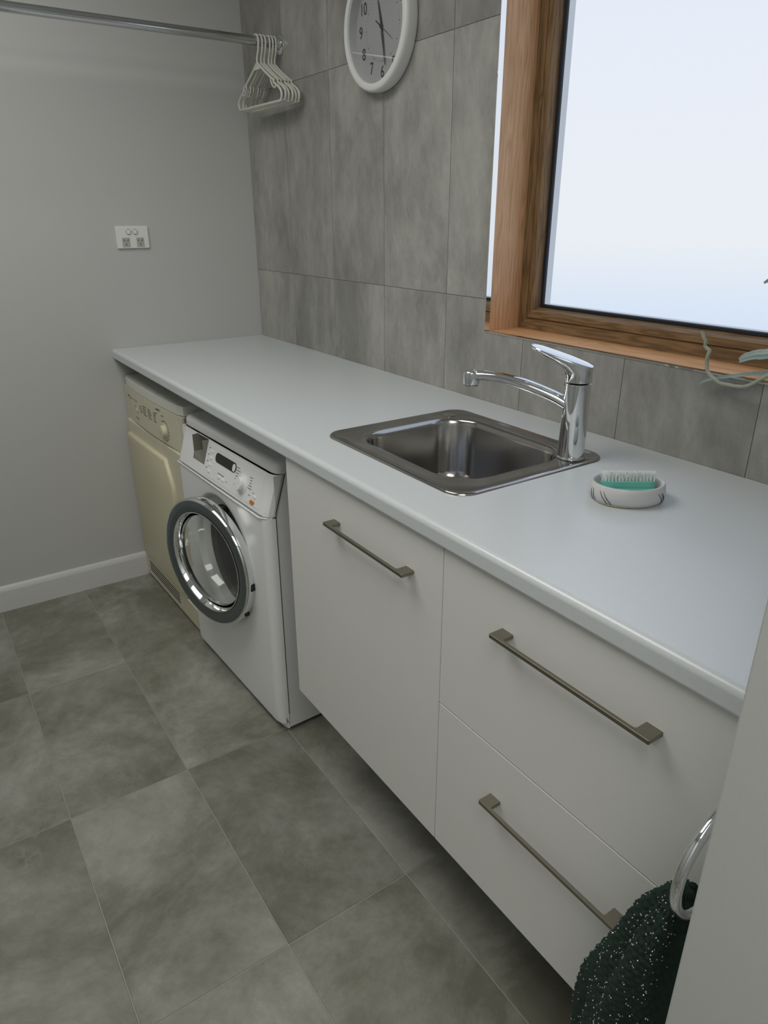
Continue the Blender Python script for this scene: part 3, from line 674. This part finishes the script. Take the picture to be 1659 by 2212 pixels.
for i, (y, rz) in enumerate(((-.088, .8), (-.0745, .4), (-.063, .6), (-.0475, -.3), (-.0365, .2), (-.0255, .0))):
    if i == 0: h_ = hproto
    else:
        h_ = cpy(hproto)
        for k in kids: cpy(k, h_)
    h_.location = (RXX, y, RZ); h_.rotation_euler = (0, math.radians((.6, -.5, .3, -.4, .5, -.2)[i]), math.radians(rz))
    tag(h_, hl[i], 'hanger', 'ivory coat hangers on the rail')

# ------------------------------------------------------------ wall clock
CX, CZ, CR = .907, 1.841, .1525
ck = tag(empty('wall_clock', (CX, 0, CZ)), 'round white wall clock with black numerals on the tiled wall', 'clock')
FYc = -.008
obj('case', MB().lathe([(CR-.02, -.001), (CR-.004, -.002), (CR-.001, -.010), (CR, -.028), (CR-.0025, -.0355), (CR-.007, -.0385), (CR-.015, -.0395), (CR-.0195, -.038), (CR-.0215, -.034), (CR-.0225, FYc)], 96, 'Y', cap0=True), clockm, ck, smooth=45)
fc = obj('dial', MB().lathe([(CR-.022, FYc), (.001, FYc)], 96, 'Y'), facem, ck)
def textmesh(s_, size, mat, name, parent, loc):
    cu = bpy.data.curves.new(name, 'FONT'); cu.body = s_; cu.size = size; cu.align_x = 'CENTER'; cu.align_y = 'CENTER'; cu.extrude = .0002; cu.offset = .0002
    t = bpy.data.objects.new(name, cu); COL.objects.link(t); bpy.context.view_layer.update()
    me = bpy.data.meshes.new_from_object(t.evaluated_get(bpy.context.evaluated_depsgraph_get())); bpy.data.objects.remove(t)
    me.materials.clear(); me.materials.append(mat)
    o = bpy.data.objects.new(name, me); COL.objects.link(o); o.parent = parent; o.location = loc; o.rotation_euler = (PI/2, 0, 0); o.scale = (.86, 1, 1); return o
for k in range(1, 13):
    a = 2*PI*k/12; textmesh(str(k), .040, ink, 'numeral', fc, (.104*math.sin(a), FYc-.0006, .104*math.cos(a)))
mb = MB()
for k in range(60):
    a = 2*PI*k/60; r_ = .0016 if k % 5 == 0 else .0007; mb.lathe([(r_, 0), (r_, -.0004), (.0001, -.0004)], 8, 'Y', c=(.078*math.sin(a), FYc, .078*math.cos(a)))
o = obj('minute_dots', mb, ink, fc, recalc=False); o['kind'] = 'stuff'
def hand(name, ang, L1, L0, w, y, tail=None):
    a = math.radians(ang); u = Vector((math.sin(a), 0, math.cos(a))); n_ = Vector((math.cos(a), 0, -math.sin(a)))
    p = [n_*-w*.6-u*L0, n_*-w+u*L1*.25, n_*-w*.35+u*L1, n_*w*.35+u*L1, n_*w+u*L1*.25, n_*w*.6-u*L0]
    lo = [[(q.x, y, q.z) for q in p], [(q.x, y-.0006, q.z) for q in p]]
    obj(name, MB().loft(lo, cap0=True, cap1=True), ink, ck)
hand('hour_hand', 344.5, .062, .012, .0038, FYc-.0025)
hand('minute_hand', 169, .092, .014, .0032, FYc-.004)
hand('second_hand', 124, .066, .006, .0007, FYc-.0055)
a = math.radians(304); u = Vector((math.sin(a), 0, math.cos(a)))
obj('second_hand_counterweight', MB().tube([(u.x*.006, FYc-.0058, u.z*.006), (u.x*.027, FYc-.0058, u.z*.027)], .0016, 8), ink, ck)
obj('centre_boss', MB().lathe([(.005, FYc-.001), (.005, FYc-.0065), (.001, FYc-.007)], 20, 'Y'), ink, ck)
obj('cover_glass', MB().add([((CR-.0215)*math.cos(2*PI*k/64), -.031, (CR-.0215)*math.sin(2*PI*k/64)) for k in range(64)], [tuple(range(64))]), clockglass, ck, recalc=False)

# ------------------------------------------------------------ orchid on the sill (only its left leaves and one root reach into the photo)
oc = tag(empty('potted_orchid', (2.19, .058, WZ0+.001)), 'potted orchid with long drooping leaves and a curling aerial root on the window sill', 'plant')
def ol(pts): return [(x-2.19, y-.058, z-WZ0-.001) for x, y, z in pts]
pot = obj('pot', MB().lathe([(.036, 0), (.038, .002), (.047, .088), (.050, .092), (.050, .100), (.046, .100), (.044, .088), (.001, .086)], 40, cap0=True), terr, oc, smooth=45)
obj('potting_bark', MB().lathe([(.044, .087), (.03, .093), (.001, .095)], 24), barkm, pot, smooth=50)
rp = [(1.9845, -.044, 1.1865), (1.987, -.043, 1.180), (1.993, -.041, 1.169), (1.9925, -.040, 1.162), (1.998, -.040, 1.1575), (2.003, -.040, 1.1545), (2.002, -.041, 1.146), (2.001, -.040, 1.138), (2.002, -.039, 1.128), (2.0055, -.040, 1.119),
      (2.016, -.041, 1.1105), (2.034, -.042, 1.102), (2.050, -.042, 1.1015), (2.066, -.041, 1.1015), (2.081, -.040, 1.104), (2.094, -.038, 1.1125), (2.115, -.030, 1.131), (2.14, -.01, 1.150), (2.165, .02, 1.178), (2.185, .045, 1.20)]
sp = smooth_path(ol(rp), 4)
obj('aerial_root', MB().tube(sp, [(.0026+.0007*min(1, i/20)+.0002*math.sin(i*1.7)) for i in range(len(sp))], 10), rootm, oc, smooth=60)
def leaf(pts, w, name='leaf', up=(0, 0, 1), fold=.35):
    """strap leaf: spine pts with half widths, V folded, with thickness"""
    P = smooth_path(ol(pts), 5); n = len(P); lo = []
    U = Vector(up)
    for i, p in enumerate(P):
        t = (P[min(i+1, n-1)]-P[max(i-1, 0)]).normalized(); s_ = t.cross(U).normalized(); nn = s_.cross(t)
        q = i/(n-1)*(len(w)-1); k = min(int(q), len(w)-2); ww = w[k]+(w[k+1]-w[k])*(q-k)
        l = []
        for v, th in ((-1, 0), (-.5, .0007), (0, .0009), (.5, .0007), (1, 0), (.5, -.0007), (0, -.0009), (-.5, -.0007)):
            l.append(tuple(p+s_*ww*v+nn*(abs(v)*ww*fold+th)))
        lo.append(l)
    obj(name, MB().loft(lo, cap0=True, cap1=True), leafm, oc, smooth=60)
leaf([(1.982, -.022, 1.0835), (1.986, -.022, 1.090), (1.996, -.021, 1.0965), (2.02, -.020, 1.106), (2.05, -.019, 1.1145), (2.08, -.017, 1.123), (2.104, -.013, 1.130), (2.15, .02, 1.165), (2.185, .05, 1.200)], [.0018, .0030, .0036, .0042, .0046, .005, .006, .007, .006], up=(.2, -.55, .8), fold=.3)
leaf([(2.043, -.006, 1.138), (2.052, -.004, 1.1440), (2.07, -.002, 1.151), (2.088, .0, 1.1545), (2.12, .01, 1.168), (2.155, .03, 1.19), (2.185, .05, 1.205)], [.0055, .0095, .0105, .011, .012, .011, .007], up=(-.15, -.75, .65), fold=.45)
leaf([(2.058, -.004, 1.272), (2.075, .005, 1.280), (2.11, .02, 1.278), (2.15, .04, 1.25), (2.188, .055, 1.205)], [.003, .008, .012, .013, .008], up=(-.1, -.6, .7))
leaf([(2.34, .04, 1.19), (2.31, .045, 1.23), (2.26, .05, 1.24), (2.195, .056, 1.205)], [.004, .014, .016, .009])
leaf([(2.22, -.06, 1.20), (2.215, -.03, 1.23), (2.205, .02, 1.232), (2.195, .05, 1.205)], [.004, .012, .014, .008])
sp = smooth_path(ol([(2.19, .06, 1.20), (2.20, .065, 1.32), (2.23, .06, 1.45), (2.27, .055, 1.53)]), 6)
obj('flower_stem', MB().tube(sp, .0022, 8), leafm, oc, smooth=60)

# ------------------------------------------------------------ towel ring and towel on the nib wall
tr = tag(empty('towel_ring', (RX, -.678, .860)), 'chrome towel ring on the near right wall beside the drawers', 'towel ring')
obj('wall_rose', MB().lathe([(.020, 0), (.020, -.004), (.012, -.008), (.008, -.019), (.001, -.021)], 30, 'X'), chrome, tr, smooth=50)
R_ = .068; pts = [(-.022, R_*math.cos(2*PI*k/64), -R_+R_*math.sin(2*PI*k/64)) for k in range(65)]
obj('ring', MB().tube(pts, .0055, 14, False), chrome, tr, smooth=60)
tw = tag(empty('hand_towel', (2.45, -.66, .70)), 'dark green fluffy hand towel flecked with silver thread hanging from the chrome ring', 'towel')
tw.location = (2.45, -.678, .70)
random.seed(11)
def twp(a, s_):
    """towel surface: s_ 0 top .. 1 bottom, a around; gathered folds"""
    z = .026-.49*s_
    wx = .016+.040*min(1, s_*2.0)**.8+.010*s_; wy = .026+.018*min(1, s_*3)
    cxx = .020-.036*min(1, s_*1.6)**.8
    if s_ < .12: k = math.sqrt(max(0, 1-(1-s_/.12)**2)); wx *= max(k, .02); wy *= max(k, .02)
    f = 1+.13*math.sin(5*a+2.2+4*s_)+.06*math.sin(9*a+1-7*s_)
    x = cxx+wx*f*math.cos(a); y = wy*f*math.sin(a)
    return Vector((min(x, .061), max(min(y, .048), -.072), z))
NA_, NS_ = 150, 190; loops = []
for j in range(NS_+1):
    s_ = j/NS_; l = []
    for i in range(NA_):
        a = 2*PI*i/NA_; p = twp(a, s_)
        b_ = .0032*(abs(math.sin(i*PI/5+(j//4 % 2)*PI/2))*abs(math.sin(j*PI/4)))+random.uniform(0, .0010)
        l.append((p.x+b_*math.cos(a), p.y+b_*math.sin(a), p.z))
    loops.append(l)
tb_ = obj('terry_cloth', MB().loft(loops, cap0=True, cap1=True), towelm, tw, smooth=75)
mb = MB()
for k in range(1000):
    s_ = random.uniform(.03, 1); a = random.uniform(PI*.45, PI*1.75); p = twp(a, s_); o_ = Vector((math.cos(a), math.sin(a), 0)); p = p+o_*.0026
    d_ = Vector((random.gauss(0, .4), random.gauss(0, .4), -1)).normalized(); l = random.uniform(.0006, .0018)
    mb.tube([tuple(p), tuple(p+d_*l)], random.uniform(.00035, .00075), 5, True)
o = obj('silver_flecks', mb, sparkm, tw, recalc=False); o['kind'] = 'stuff'
